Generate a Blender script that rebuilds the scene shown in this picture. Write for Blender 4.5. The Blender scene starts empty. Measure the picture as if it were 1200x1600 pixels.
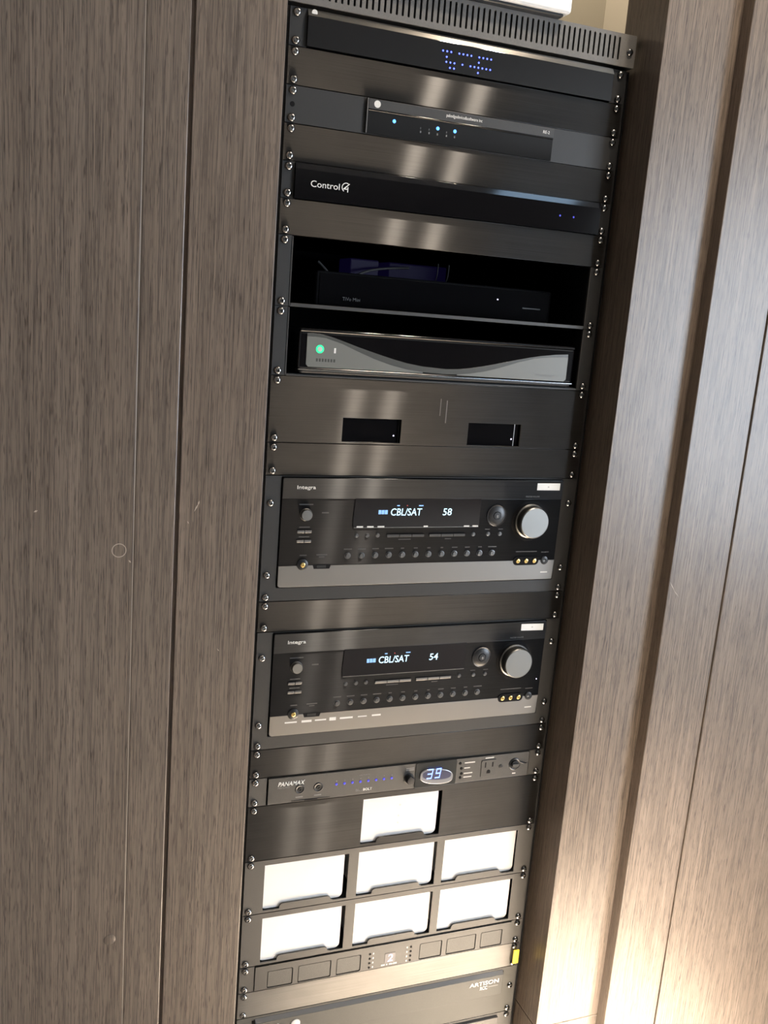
import bpy, bmesh, math, random
from mathutils import Matrix, Vector
random.seed(7)
S = bpy.context.scene
COL = S.collection

# ------------------------------------------------------------------ camera
cd = bpy.data.cameras.new('camera'); cam = bpy.data.objects.new('camera', cd); COL.objects.link(cam)
cd.sensor_fit = 'VERTICAL'; cd.sensor_height = 24.0; cd.sensor_width = 18.0
cd.lens = 1474.48361 / 1600 * 24.0; cd.clip_start = 0.02
R0 = (0.9328563, -0.35164047, 0.07828224)
R1 = (-0.00244197, -0.22346787, -0.97470824)
R2 = (0.36024043, 0.90907156, -0.2093221)
cam.matrix_world = Matrix(((R0[0], -R1[0], -R2[0], -0.54818078),
                           (R0[1], -R1[1], -R2[1], -1.21261437),
                           (R0[2], -R1[2], -R2[2], -0.34972465), (0, 0, 0, 1)))
S.camera = cam
# ------------------------------------------------------------------ exposure, world
S.view_settings.view_transform = 'Standard'; S.view_settings.look = 'None'
S.view_settings.exposure = 0.22; S.view_settings.gamma = 1.0
S.view_settings.use_curve_mapping = False
W = bpy.data.worlds.new('sky'); S.world = W; W.use_nodes = True
bg = W.node_tree.nodes['Background']; bg.inputs[0].default_value = (0.60, 0.76, 1.0, 1); bg.inputs[1].default_value = 1.0
# ------------------------------------------------------------------ lights
WINDOW_W = 200.0      # daylight through the window in the right-hand wall
LAMP_W = 3500.0       # each of the two narrow-beam ceiling downlights before the cabinet
CEIL = 0.76; FLOOR = -1.74; XL, XR, YF = -3.2, 3.2, -8.0
wl = bpy.data.lights.new('window_daylight', 'AREA'); wl.shape = 'RECTANGLE'; wl.size = 2.3; wl.size_y = 2.05
wl.energy = WINDOW_W; wl.color = (0.78, 0.88, 1.0)
wo = bpy.data.objects.new('window_daylight', wl); COL.objects.link(wo)
wo.location = (XR + 0.16, -3.45, -0.525); wo.rotation_euler = (math.radians(90), 0, math.radians(90))
LAMPS = ((0.33, -0.42), (0.44, -0.43))
def downlight_lamp(x, y, power):
    l = bpy.data.lights.new('downlight_bulb', 'SPOT'); l.energy = power; l.color = (1.0, 0.90, 0.79)
    l.spot_size = math.radians(24.5); l.spot_blend = 1.0; l.shadow_soft_size = 0.022
    o = bpy.data.objects.new('downlight_bulb', l); COL.objects.link(o); o.location = (x, y, CEIL - 0.012)
for x, y in LAMPS: downlight_lamp(x, y, LAMP_W)
NICHE = (0.30, 0.36)     # unseen puck light, added to brighten the niche behind the rack front
pl = bpy.data.lights.new('niche_fill_bulb', 'SPOT'); pl.energy = 20.0; pl.color = (1.0, 0.88, 0.72); pl.spot_size = math.radians(150); pl.spot_blend = 0.6; pl.shadow_soft_size = 0.02
po = bpy.data.objects.new('niche_fill_bulb', pl); COL.objects.link(po); po.location = (NICHE[0], NICHE[1], CEIL - 0.02)

# ------------------------------------------------------------------ materials
def M(name, base, rough=0.5, metal=0.0, spec=0.5, coat=0.0, emit=None, es=0.0, crough=0.05):
    m = bpy.data.materials.new(name); m.use_nodes = True
    b = m.node_tree.nodes['Principled BSDF']
    b.inputs['Base Color'].default_value = (*base, 1); b.inputs['Roughness'].default_value = rough
    b.inputs['Metallic'].default_value = metal; b.inputs['Specular IOR Level'].default_value = spec
    b.inputs['Coat Weight'].default_value = coat; b.inputs['Coat Roughness'].default_value = crough
    if emit: b.inputs['Emission Color'].default_value = (*emit, 1); b.inputs['Emission Strength'].default_value = es
    return m
def nodes(m): return m.node_tree.nodes, m.node_tree.links, m.node_tree.nodes['Principled BSDF']
def noise(nt, lk, scale, detail=2.0, rough=0.5):
    g = nt.new('ShaderNodeNewGeometry'); mp = nt.new('ShaderNodeMapping'); mp.inputs['Scale'].default_value = scale
    n = nt.new('ShaderNodeTexNoise'); n.inputs['Scale'].default_value = 1.0; n.inputs['Detail'].default_value = detail
    n.inputs['Roughness'].default_value = rough
    lk.new(g.outputs['Position'], mp.inputs['Vector']); lk.new(mp.outputs[0], n.inputs['Vector'])
    return n.outputs['Fac']
def ramp(nt, lk, src, stops):
    r = nt.new('ShaderNodeValToRGB'); e = r.color_ramp.elements
    while len(e) < len(stops): e.new(0.5)
    for k, (p, c) in enumerate(stops): e[k].position = p; e[k].color = (*c, 1) if len(c) == 3 else c
    lk.new(src, r.inputs[0]); return r.outputs[0]
def mix(nt, lk, mode, fac, a, b):
    x = nt.new('ShaderNodeMixRGB'); x.blend_type = mode
    if isinstance(fac, float): x.inputs[0].default_value = fac
    else: lk.new(fac, x.inputs[0])
    lk.new(a, x.inputs[1])
    if isinstance(b, tuple): x.inputs[2].default_value = (*b, 1)
    else: lk.new(b, x.inputs[2])
    return x.outputs[0]
def wood(name, gain=1.0):
    m = M(name, (0.2, 0.16, 0.13), 0.30, spec=0.5); nt, lk, b = nodes(m)
    g = lambda c: tuple(v * gain for v in c)
    tone = ramp(nt, lk, noise(nt, lk, (60, 60, 0.7), 3, 0.6), [(0.25, g((0.160, 0.127, 0.102))), (0.75, g((0.195, 0.158, 0.129)))])
    fine = ramp(nt, lk, noise(nt, lk, (900, 900, 16), 3, 0.6), [(0.36, (0.56, 0.56, 0.57)), (0.52, (0.97, 0.97, 0.97)), (0.72, (1.14, 1.13, 1.12))])
    dash = ramp(nt, lk, noise(nt, lk, (1100, 1100, 45), 2, 0.5), [(0.32, (0.28, 0.27, 0.27)), (0.42, (1, 1, 1))])
    line = ramp(nt, lk, noise(nt, lk, (480, 480, 1.2), 2, 0.5), [(0.30, (0.80, 0.80, 0.80)), (0.7, (1.14, 1.13, 1.12))])
    c = mix(nt, lk, 'MULTIPLY', 1.0, tone, fine); c = mix(nt, lk, 'MULTIPLY', 0.8, c, dash); c = mix(nt, lk, 'MULTIPLY', 1.0, c, line)
    lk.new(c, b.inputs['Base Color'])
    bp = nt.new('ShaderNodeBump'); bp.inputs['Strength'].default_value = 0.10; bp.inputs['Distance'].default_value = 0.0004
    lk.new(fine, bp.inputs['Height']); lk.new(bp.outputs[0], b.inputs['Normal'])
    return m
def brushed(name, base, rough=0.33, aniso=0.90, dif=(0.010, 0.0095, 0.009)):
    """horizontally brushed metal: tight reflections across, long ones up and down"""
    m = M(name, dif, 0.5, 0.0); nt, lk, b = nodes(m)
    gl = nt.new('ShaderNodeBsdfAnisotropic'); gl.inputs['Roughness'].default_value = rough; gl.inputs['Anisotropy'].default_value = aniso
    v = nt.new('ShaderNodeCombineXYZ'); v.inputs[0].default_value = 1.0
    lk.new(v.outputs[0], gl.inputs['Tangent'])
    st = ramp(nt, lk, noise(nt, lk, (5, 5, 1500), 3, 0.6), [(0.3, tuple(0.80 * k for k in base)), (0.7, tuple(1.18 * k for k in base))])
    sm = ramp(nt, lk, noise(nt, lk, (9, 9, 16), 3, 0.6), [(0.35, (0.9, 0.9, 0.9)), (0.7, (1.1, 1.09, 1.08))])
    lk.new(mix(nt, lk, 'MULTIPLY', 1.0, st, sm), gl.inputs['Color'])
    ad = nt.new('ShaderNodeAddShader'); df = nt.new('ShaderNodeBsdfDiffuse'); df.inputs[0].default_value = (*dif, 1)
    lk.new(gl.outputs[0], ad.inputs[0]); lk.new(df.outputs[0], ad.inputs[1])
    lk.new(ad.outputs[0], nt['Material Output'].inputs['Surface']); nt.remove(b)
    return m
def speckle(name, base, amp, scale, rough):
    m = M(name, base, rough); nt, lk, b = nodes(m)
    lk.new(ramp(nt, lk, noise(nt, lk, scale, 3, 0.6), [(0.3, tuple(k * (1 - amp) for k in base)), (0.7, tuple(k * (1 + amp) for k in base))]), b.inputs['Base Color'])
    return m
WOOD = wood('walnut_veneer')
WOODEDGE = M('veneer_edge', (0.26, 0.215, 0.175), 0.4)
SCRATCH = M('scratched_veneer', (0.42, 0.36, 0.30), 0.5)
BRUSH = brushed('brushed_black_aluminium', (0.066, 0.066, 0.067))
BRUSH_R = brushed('brushed_receiver_black', (0.022, 0.023, 0.025), 0.33, dif=(0.004, 0.004, 0.0045))
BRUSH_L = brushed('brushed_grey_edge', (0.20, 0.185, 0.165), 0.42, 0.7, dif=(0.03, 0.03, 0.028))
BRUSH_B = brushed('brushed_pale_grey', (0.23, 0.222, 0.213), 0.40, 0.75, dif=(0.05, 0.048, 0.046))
AMPG = speckle('warm_grey_enamel', (0.050, 0.050, 0.045), 0.08, (700, 700, 700), 0.6)
MATTE = speckle('black_powder_coat', (0.017, 0.017, 0.0175), 0.15, (900, 900, 900), 0.42)
GREYD = speckle('dark_charcoal_coat', (0.017, 0.017, 0.0172), 0.12, (700, 700, 700), 0.48)
BRUSH_T = brushed('brushed_receiver_band', (0.058, 0.061, 0.065), 0.33, dif=(0.006, 0.006, 0.007))
BTN = M('dark_metal_button', (0.16, 0.16, 0.16), 0.28, 0.9)
GREYM = speckle('charcoal_powder_coat', (0.034, 0.033, 0.032), 0.12, (700, 700, 700), 0.45)
VENT = speckle('grey_vent_steel', (0.125, 0.120, 0.114), 0.1, (500, 500, 500), 0.45)
GLOSS = M('gloss_black_acrylic', (0.005, 0.0048, 0.0055), 0.07, spec=0.4)
SATIN = M('satin_black_plastic', (0.016, 0.016, 0.017), 0.30)
DARK = M('dark_interior', (0.006, 0.006, 0.007), 0.7, spec=0.12)
SCREW = M('black_oxide_screw', (0.26, 0.255, 0.25), 0.20, 1.0)
STEEL = M('satin_aluminium', (0.23, 0.226, 0.215), 0.38, 1.0)
STRIP = M('champagne_strip', (0.22, 0.207, 0.192), 0.40, 0.8)
CHROME = M('chrome_edge', (0.55, 0.55, 0.56), 0.16, 1.0)
BEZEL = M('grey_metal_bezel', (0.22, 0.21, 0.20), 0.35, 0.8)
GOLD = M('gold_contact', (0.85, 0.60, 0.22), 0.25, 1.0)
DVRG = M('dvr_grey_lens', (0.150, 0.155, 0.145), 0.35)
DVRD = M('dvr_dark_grey_band', (0.075, 0.078, 0.075), 0.25)
PRINT = M('white_print', (0.80, 0.80, 0.78), 0.5)
DIM = M('dim_grey_print', (0.16, 0.16, 0.16), 0.5)
FAINT = M('faint_print', (0.055, 0.055, 0.055), 0.5)
PALE = M('pale_sticker', (0.72, 0.71, 0.68), 0.5)
WHITE = M('white_plastic', (0.86, 0.85, 0.83), 0.35)
PAPER = M('white_label_tape', (0.88, 0.87, 0.84), 0.5)
GREYP = M('light_grey_plastic', (0.55, 0.54, 0.52), 0.4)
YELLOW = M('yellow_tag_plastic', (0.85, 0.66, 0.06), 0.35)
GRILLE = speckle('grey_grille_mesh', (0.050, 0.049, 0.046), 0.5, (1300, 1300, 1300), 0.5)
LCD = M('smoked_display_glass', (0.007, 0.005, 0.006), 0.08)
CLEAR = M('clear_acrylic', (0.42, 0.42, 0.44), 0.12, 0.6)
VIOLET = M('indigo_glow_plastic', (0.012, 0.009, 0.04), 0.5, emit=(0.05, 0.03, 0.25), es=0.03)  # faint purple glow put into the plastic, though the box is no lamp
CABLE = M('grey_cable', (0.10, 0.10, 0.10), 0.5)
BLUE = M('blue_led', (0.02, 0.02, 0.3), 0.4, emit=(0.06, 0.09, 1.0), es=6.0)
BLUEDIM = M('dim_blue_led', (0.02, 0.02, 0.2), 0.4, emit=(0.06, 0.06, 0.75), es=0.75)
CYANLED = M('bright_blue_led', (0.02, 0.05, 0.4), 0.4, emit=(0.06, 0.27, 1.0), es=4.5)
GREEN = M('green_led', (0.0, 0.3, 0.1), 0.4, emit=(0.02, 0.75, 0.25), es=1.6)
WLED = M('white_led', (0.3, 0.3, 0.4), 0.4, emit=(0.75, 0.72, 1.0), es=3.0)
VFD = M('display_glow', (0.1, 0.2, 0.3), 0.4, emit=(0.55, 0.86, 1.0), es=1.5)
VFDB = M('display_block_glow', (0.1, 0.2, 0.3), 0.4, emit=(0.22, 0.42, 0.85), es=1.0)
REDDOT = M('red_indicator', (0.2, 0.02, 0.02), 0.4, emit=(0.6, 0.05, 0.03), es=0.5)
DIGIT = M('blue_digit_glow', (0.05, 0.1, 0.4), 0.4, emit=(0.22, 0.34, 1.0), es=2.2)
BEIGE = speckle('beige_wall_paint', (0.46, 0.41, 0.33), 0.04, (3, 3, 3), 0.7)
BEIGE_SHADED = speckle('shaded_beige_wall_paint', (0.30, 0.27, 0.21), 0.04, (3, 3, 3), 0.7)  # the beige darkened: the back wall's shade put into the paint
CEILM = speckle('ceiling_paint', (0.38, 0.36, 0.33), 0.03, (3, 3, 3), 0.8)
ROOMW = speckle('room_wall_paint', (0.030, 0.027, 0.024), 0.04, (2, 2, 2), 0.75)
FLOORM = speckle('pale_stone_floor', (0.62, 0.55, 0.46), 0.07, (4, 4, 4), 0.4)
PANELM = M('added_cool_diffuser', (0.7, 0.8, 0.9), 0.5, emit=(0.45, 0.70, 1.0), es=7.0)
LAMPM = M('lamp_lens', (0.9, 0.85, 0.75), 0.4, emit=(1.0, 0.86, 0.70), es=1250.0)

# ------------------------------------------------------------------ builders (mm on the rack front: x right, d down from the rack top, o out towards the room)
def P(x, d, o): return Vector((x / 1000, -o / 1000, -d / 1000))
def thing(name, label, cat, d=0, x=0, o=0, group=None):
    e = bpy.data.objects.new(name, None); COL.objects.link(e); e.location = P(x, d, o); e.empty_display_size = 0.02
    e['label'] = label; e['category'] = cat
    if group: e['group'] = group
    return e
def struct(name, loc=(0, 0, 0), label=None):
    e = bpy.data.objects.new(name, None); COL.objects.link(e); e.location = loc; e['kind'] = 'structure'
    if label: e['label'] = label
    return e
def wloc(o):
    v = Vector((0, 0, 0))
    while o: v += o.location; o = o.parent
    return v
def put(name, me, loc, mat, parent, label=None):
    o = bpy.data.objects.new(name, me); COL.objects.link(o)
    if mat and not me.materials: me.materials.append(mat)
    if parent: o.parent = parent; o.location = Vector(loc) - wloc(parent)
    else: o.location = loc
    if label: o['label'] = label
    return o
def finish(name, bm, mat, parent, label=None, smooth=False):
    """world-space bmesh -> object whose origin is the middle of its base"""
    xs = [v.co.x for v in bm.verts]; ys = [v.co.y for v in bm.verts]; zs = [v.co.z for v in bm.verts]
    c = Vector(((min(xs) + max(xs)) / 2, (min(ys) + max(ys)) / 2, min(zs)))
    bmesh.ops.translate(bm, verts=bm.verts, vec=-c)
    bmesh.ops.recalc_face_normals(bm, faces=bm.faces)
    me = bpy.data.meshes.new(name); bm.to_mesh(me); bm.free()
    if smooth:
        for p in me.polygons: p.use_smooth = True
    return put(name, me, c, mat, parent, label)
def wbox(bm, a, b, bev=0.0, seg=2):
    g = bmesh.ops.create_cube(bm, size=1.0); vs = g['verts']
    for v in vs:
        v.co = Vector((a[k] + (b[k] - a[k]) * (v.co[k] + 0.5) for k in range(3)))
    if bev > 0:
        es = list({e for v in vs for e in v.link_edges})
        bmesh.ops.bevel(bm, geom=es, offset=bev, segments=seg, affect='EDGES', profile=0.5)
def box(name, x0, x1, d0, d1, o0, o1, mat, parent, bev=0.0, label=None, seg=2):
    bm = bmesh.new()
    a, b = P(min(x0, x1), max(d0, d1), max(o0, o1)), P(max(x0, x1), min(d0, d1), min(o0, o1))
    wbox(bm, a, b, bev / 1000, seg)
    return finish(name, bm, mat, parent, label)
def wallbox(name, a, b, mat, parent=None, bev=0.0, label=None):
    bm = bmesh.new(); wbox(bm, a, b, bev)
    return finish(name, bm, mat, parent, label)
def lathe_mesh(name, prof, seg=24, mat=None):
    """profile [(r, out)] mm about the out axis; mesh origin on the axis"""
    bm = bmesh.new(); rings = []
    for r, o in prof:
        if r < 1e-6: rings.append([bm.verts.new((0, -o / 1000, 0))])
        else: rings.append([bm.verts.new((r / 1000 * math.cos(t), -o / 1000, r / 1000 * math.sin(t))) for t in (2 * math.pi * k / seg for k in range(seg))])
    for A, B in zip(rings, rings[1:]):
        for k in range(seg):
            q = [A[k % len(A)], A[(k + 1) % len(A)], B[(k + 1) % len(B)], B[k % len(B)]]
            u = []
            for v in q:
                if v not in u: u.append(v)
            if len(u) > 2: bm.faces.new(u)
    if len(rings[0]) > 1: bm.faces.new(rings[0])
    if len(rings[-1]) > 1: bm.faces.new(rings[-1])
    bmesh.ops.recalc_face_normals(bm, faces=bm.faces)
    me = bpy.data.meshes.new(name); bm.to_mesh(me); bm.free()
    for p in me.polygons: p.use_smooth = True
    me.set_sharp_from_angle(angle=math.radians(35))
    if mat: me.materials.append(mat)
    return me
def lathe(name, x, d, o, prof, mat, parent, seg=24, label=None):
    return put(name, lathe_mesh(name, prof, seg, mat), P(x, d, o), None, parent, label)
def shape(name, loops, o0, o1, mat, parent, bev=0.0, label=None):
    """flat outline(s) (first outer, rest holes) in (x, d) mm, pushed out from o0 to o1"""
    cu = bpy.data.curves.new(name, 'CURVE'); cu.dimensions = '2D'; cu.fill_mode = 'BOTH'
    cu.extrude = max((o1 - o0) / 2 - bev, 0.0); cu.bevel_depth = bev; cu.bevel_resolution = 1; cu.offset = -bev
    for lp in loops:
        s = cu.splines.new('POLY'); s.points.add(len(lp) - 1)
        for k, (x, d) in enumerate(lp): s.points[k].co = (x, -d, 0, 1)
        s.use_cyclic_u = True
    t = bpy.data.objects.new('t', cu); me0 = t.to_mesh(); bm = bmesh.new(); bm.from_mesh(me0)
    t.to_mesh_clear(); bpy.data.objects.remove(t); bpy.data.curves.remove(cu)
    om = (o0 + o1) / 2
    for v in bm.verts: v.co = P(v.co.x, -v.co.y, om + v.co.z)
    bmesh.ops.remove_doubles(bm, verts=bm.verts, dist=1e-7)
    return finish(name, bm, mat, parent, label)
def rr(x0, x1, d0, d1, r, n=5, corners='1111'):
    """rounded rectangle outline; corners: top-left, top-right, bottom-right, bottom-left"""
    out = []
    for k, (cx, cy, a) in enumerate(((x0 + r, d0 + r, 180), (x1 - r, d0 + r, 270), (x1 - r, d1 - r, 0), (x0 + r, d1 - r, 90))):
        if corners[k] == '1' and r > 0:
            for j in range(n + 1):
                t = math.radians(a + 90 * j / n); out.append((cx + r * math.cos(t), cy + r * math.sin(t)))
        else: out.append(((x0, d0), (x1, d0), (x1, d1), (x0, d1))[k])
    return out
def rect(x0, x1, d0, d1): return [(x0, d0), (x1, d0), (x1, d1), (x0, d1)]
def text(body, x0, x1, d0, d1, o, mat, parent, name='lettering', bold=0.0, shear=0.0, label=None):
    cu = bpy.data.curves.new(name, 'FONT'); cu.body = body; cu.size = 10; cu.offset = bold; cu.shear = shear; cu.extrude = 0.0; cu.resolution_u = 3
    t = bpy.data.objects.new('t', cu); me0 = t.to_mesh(); bm = bmesh.new(); bm.from_mesh(me0)
    t.to_mesh_clear(); bpy.data.objects.remove(t); bpy.data.curves.remove(cu)
    xs = [v.co.x for v in bm.verts]; ys = [v.co.y for v in bm.verts]
    ax, bx, ay, by = min(xs), max(xs), min(ys), max(ys)
    for v in bm.verts:
        u, w = (v.co.x - ax) / (bx - ax), (v.co.y - ay) / (by - ay)
        v.co = P(x0 + u * (x1 - x0), d1 + w * (d0 - d1), o)
    r = bmesh.ops.extrude_face_region(bm, geom=bm.faces[:])
    for e in r['geom']:
        if isinstance(e, bmesh.types.BMVert): e.co.y -= 0.00018
    return finish(name, bm, mat, parent, label)
def dashes(name, items, o, mat, parent):
    """small printed marks, too small to read: (x0, x1, d0, d1)"""
    for x0, x1, d0, d1 in items: box(name, x0, x1, d0, d1, o - 0.1, o + 0.12, mat, parent)
def tube(name, pts, r, mat, parent, seg=8):
    cu = bpy.data.curves.new(name, 'CURVE'); cu.dimensions = '3D'; cu.bevel_depth = r / 1000; cu.bevel_resolution = 2
    s = cu.splines.new('NURBS'); s.points.add(len(pts) - 1); s.use_endpoint_u = True; s.order_u = 3
    for k, p in enumerate(pts): s.points[k].co = (*P(*p), 1)
    t = bpy.data.objects.new('t', cu); me0 = t.to_mesh(); bm = bmesh.new(); bm.from_mesh(me0)
    t.to_mesh_clear(); bpy.data.objects.remove(t); bpy.data.curves.remove(cu)
    return finish(name, bm, mat, parent, smooth=True)
def at(x, d, o):
    """a point read on the plane of the rack front, moved to where it lies when it stands o mm out"""
    k = -o / 1212.6
    return x + (x + 548.2) * k, d + (d - 349.7) * k

SCREW_ME = lathe_mesh('screw', [(5.1, 0), (5.1, 0.6), (4.9, 1.2), (4.2, 2.3), (3.0, 3.0), (2.1, 3.2), (1.9, 1.6), (0, 1.4)], 18, SCREW)
U = 44.45
def screws(parent, u0, n=1, left=None, right=None, o=0.3):
    hs = [6.35, n * U - 6.35]
    for sx, lst in ((-1, left), (1, right)):
        for h in (hs if lst is None else lst): put('screw', SCREW_ME, P(sx * 232.55, u0 * U + h, o), None, parent)
def plate(parent, u0, n, mat, holes=(), o0=-3, o1=0, bev=0.35, name='faceplate'):
    return shape(name, [rect(-241.3, 241.3, u0 * U + 0.4, (u0 + n) * U - 0.4)] + list(holes), o0, o1, mat, parent, bev)
def blank(u0, label, n=1, mat=None):
    t = thing('blank_panel', label, 'panel', (u0 + n) * U, group='plain one-unit blank panels')
    plate(t, u0, n, mat or BRUSH); box('return_flange', -238, 238, u0 * U + 1.2, u0 * U + 2.6, -16, -3, MATTE, t)
    box('return_flange', -238, 238, (u0 + n) * U - 2.6, (u0 + n) * U - 1.2, -16, -3, MATTE, t)
    screws(t, u0, n); return t

# ================================================================== the room
f = wallbox('floor', (XL, YF, FLOOR - 0.05), (XR, 0.75, FLOOR), FLOORM); f['kind'] = 'structure'
c = wallbox('ceiling', (XL, YF, CEIL), (XR, 0.75, CEIL + 0.05), CEILM); c['kind'] = 'structure'
w = wallbox('wall_front', (XL, YF - 0.1, FLOOR), (XR, YF, CEIL), ROOMW); w['kind'] = 'structure'
w = struct('wall_side_left'); wallbox('wall_surface', (XL - 0.1, YF, FLOOR), (XL, 0.0, CEIL), ROOMW, w)
w = struct('wall_side_right')      # four pieces round the window opening
wy0, wy1, wz0, wz1 = -4.6, -2.3, -1.55, 0.5
wallbox('wall_surface', (XR, YF, FLOOR), (XR + 0.1, 0.0, wz0), ROOMW, w)
wallbox('wall_surface', (XR, YF, wz1), (XR + 0.1, 0.0, CEIL), ROOMW, w)
wallbox('wall_surface', (XR, YF, wz0), (XR + 0.1, wy0, wz1), ROOMW, w)
wallbox('wall_surface', (XR, wy1, wz0), (XR + 0.1, 0.0, wz1), ROOMW, w)
win = struct('window_1')
for a, b in (((wy0, wz0), (wy0 + 0.05, wz1)), ((wy1 - 0.05, wz0), (wy1, wz1)), ((wy0, wz0), (wy1, wz0 + 0.05)), ((wy0, wz1 - 0.05), (wy1, wz1)), ((-3.47, wz0), (-3.43, wz1))):
    wallbox('window_frame', (XR + 0.02, a[0], a[1]), (XR + 0.07, b[0], b[1]), WHITE, win)
# the niche that holds the rack
NX, NY = 0.595, 0.65
w = wallbox('wall_back', (-NX, NY, FLOOR), (NX + 0.1, NY + 0.1, CEIL), BEIGE_SHADED); w['kind'] = 'structure'
w = wallbox('wall_niche_right', (NX, 0.043, FLOOR), (NX + 0.1, NY, CEIL), BEIGE); w['kind'] = 'structure'
w = wallbox('wall_niche_left', (-NX - 0.1, 0.043, FLOOR), (-NX, NY + 0.1, CEIL), BEIGE); w['kind'] = 'structure'
# wood facing each side of the rack: stile beside the opening, then panels that stand 21 mm proud
FY, PY, BY = -0.055, -0.076, 0.043
wr = struct('wall_right')
wallbox('wood_panel', (0.2585, FY, -1.5055), (0.380, BY, CEIL), WOOD, wr, 0.0008)
wallbox('wood_panel', (0.2585, FY, FLOOR), (0.380, BY, -1.5075), WOOD, wr, 0.0008)
wallbox('joint_edge', (0.2592, FY + 0.001, -1.5075), (0.379, BY, -1.5055), WOODEDGE, wr)
wallbox('wood_panel', (0.380, PY, FLOOR), (0.4862, BY, CEIL), WOOD, wr, 0.0012)
wallbox('gap_backing', (0.4862, -0.045, FLOOR), (0.4892, BY, CEIL), DARK, wr)
wallbox('wood_panel', (0.4892, PY, FLOOR), (1.12, BY, CEIL), WOOD, wr, 0.0012)
wallbox('wall_surface', (1.12, PY, FLOOR), (XR, BY, CEIL), ROOMW, wr)
wl_ = struct('wall_left')
wallbox('wood_panel', (-0.363, FY, FLOOR), (-0.2585, BY, CEIL), WOOD, wl_, 0.0010)
wallbox('gap_backing', (-0.371, FY + 0.005, FLOOR), (-0.363, BY, CEIL), WOOD, wl_)
wallbox('wood_panel', (-0.4190, PY, FLOOR), (-0.371, BY, CEIL), WOOD, wl_, 0.0012)
wallbox('edge_strip', (-0.4200, PY + 0.0002, FLOOR), (-0.4190, BY, CEIL), WOODEDGE, wl_)
lp = wallbox('wood_panel', (-1.12, PY, FLOOR), (-0.4200, BY, CEIL), WOOD, wl_, 0.0006)
wallbox('wall_surface', (XL, PY, FLOOR), (-1.12, BY, CEIL), ROOMW, wl_)

# ================================================================== rack frame
rk = thing('equipment_rack', 'tall black metal equipment rack frame standing in the wooden niche', 'rack', -FLOOR * 1000)
for sx in (-1, 1):
    box('rail', sx * 222, sx * 246, 0, 1735, -8, -4, MATTE, rk); box('rail', sx * 222, sx * 226, 0, 1735, -40, -8, MATTE, rk)
    box('side_panel', sx * 247, sx * 249, 0, 1735, -560, -4, DARK, rk)
box('back_panel', -247, 247, 2, 1735, -562, -558, DARK, rk); box('top_panel', -247, 247, 0, 2, -558, -4, MATTE, rk)
box('base', -247, 247, 1700, 1738, -558, -4, MATTE, rk)

# ================================================================== vent panel along the rack top
t = thing('vent_panel', 'grey slotted vent panel across the very top of the rack', 'panel', 0)
hol = []
for k in range(57):
    x = -226 + k * 8.0; hol.append(rr(x - 1.35, x + 1.35, -40.2, -11.0, 1.3, 3))
shape('slotted_plate', [rect(-249.5, 249.5, -45.0, -3.4)] + hol, 2.0, 4.5, VENT, t, 0.3)
box('return_flange', -249, 249, -45.0, -43.4, -40, 2.0, VENT, t); box('return_flange', -249, 249, -5.0, -3.4, -30, 2.0, MATTE, t)
box('backing', -246, 246, -43.2, -5.2, -12.0, -10.0, DARK, t)
box('end_foot', -248, -236, -5.0, 0, -60, -14, MATTE, t); box('end_foot', 236, 248, -5.0, 0, -60, -14, MATTE, t)
for sx in (-1, 1): put('screw', SCREW_ME, P(sx * 240, -23.0, 4.6), None, t)

# white box lying on top of it
t = thing('white_box', 'white rounded electronics box lying on top of the rack vent panel', 'box', -44, 0, 0)
bm = bmesh.new(); wbox(bm, Vector((-0.10, -0.021, 0.0490)), Vector((0.1335, 0.13, 0.100)), 0.005, 4); finish('case', bm, WHITE, t, smooth=False)
bm = bmesh.new(); wbox(bm, Vector((-0.09, -0.016, 0.0451)), Vector((0.124, 0.12, 0.0490)), 0.001, 1); finish('base_foot', bm, SATIN, t, 'black rubber base')

# ================================================================== u0: glossy unit with the blue dot display
def u(k): return k * U
t = thing('network_switch', 'glossy black unit with a cluster of tiny blue lights under the vent panel', 'network switch', u(1))
for sx in (-1, 1): box('ear', sx * 219, sx * 241.3, 0.4, u(1) - 0.4, -3, 0, MATTE, t, 0.3)
box('body', -216, 216, 2, 42, -220, -3, DARK, t)
box('front', -219.5, 219.5, 8.4, 43.4, -3, 4.5, GLOSS, t, 0.5)
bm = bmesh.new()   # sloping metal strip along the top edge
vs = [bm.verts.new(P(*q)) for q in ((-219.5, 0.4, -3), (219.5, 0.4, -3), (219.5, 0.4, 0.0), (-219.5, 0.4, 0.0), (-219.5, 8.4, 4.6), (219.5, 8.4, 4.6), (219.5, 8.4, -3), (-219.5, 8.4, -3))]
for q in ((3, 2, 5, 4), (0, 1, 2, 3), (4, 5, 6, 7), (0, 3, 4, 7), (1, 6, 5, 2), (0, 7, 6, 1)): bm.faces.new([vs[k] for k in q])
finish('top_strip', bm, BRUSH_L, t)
x, d = at(-210.6, 3.4, 3)
lathe('logo_dot', x, d, 2.2, [(3.6, 0), (3.6, 0.9), (0, 1.0)], PALE, t, 20)
led_me = lathe_mesh('led', [(1.15, 0), (1.0, 0.4), (0, 0.5)], 10, BLUE)
LX = lambda i: -39 + 5.76 * i
for r_, cols in ((19.6, (0, 1, 2, 4, 5, 6, 7, 9, 10, 11, 12)), (26.2, (1, 9)), (32.2, (1, 2, 3, 5, 7, 8, 9, 10, 11, 12)), (38.6, (2, 3, 9))):
    for i in cols:
        x, d = LX(i) + 10, r_
        put('led', led_me, P(x - 10, d, 4.5), None, t)
screws(t, 0, 1)

blank(1, 'plain brushed black panel between the blue-dot unit and the small centred router')

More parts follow.
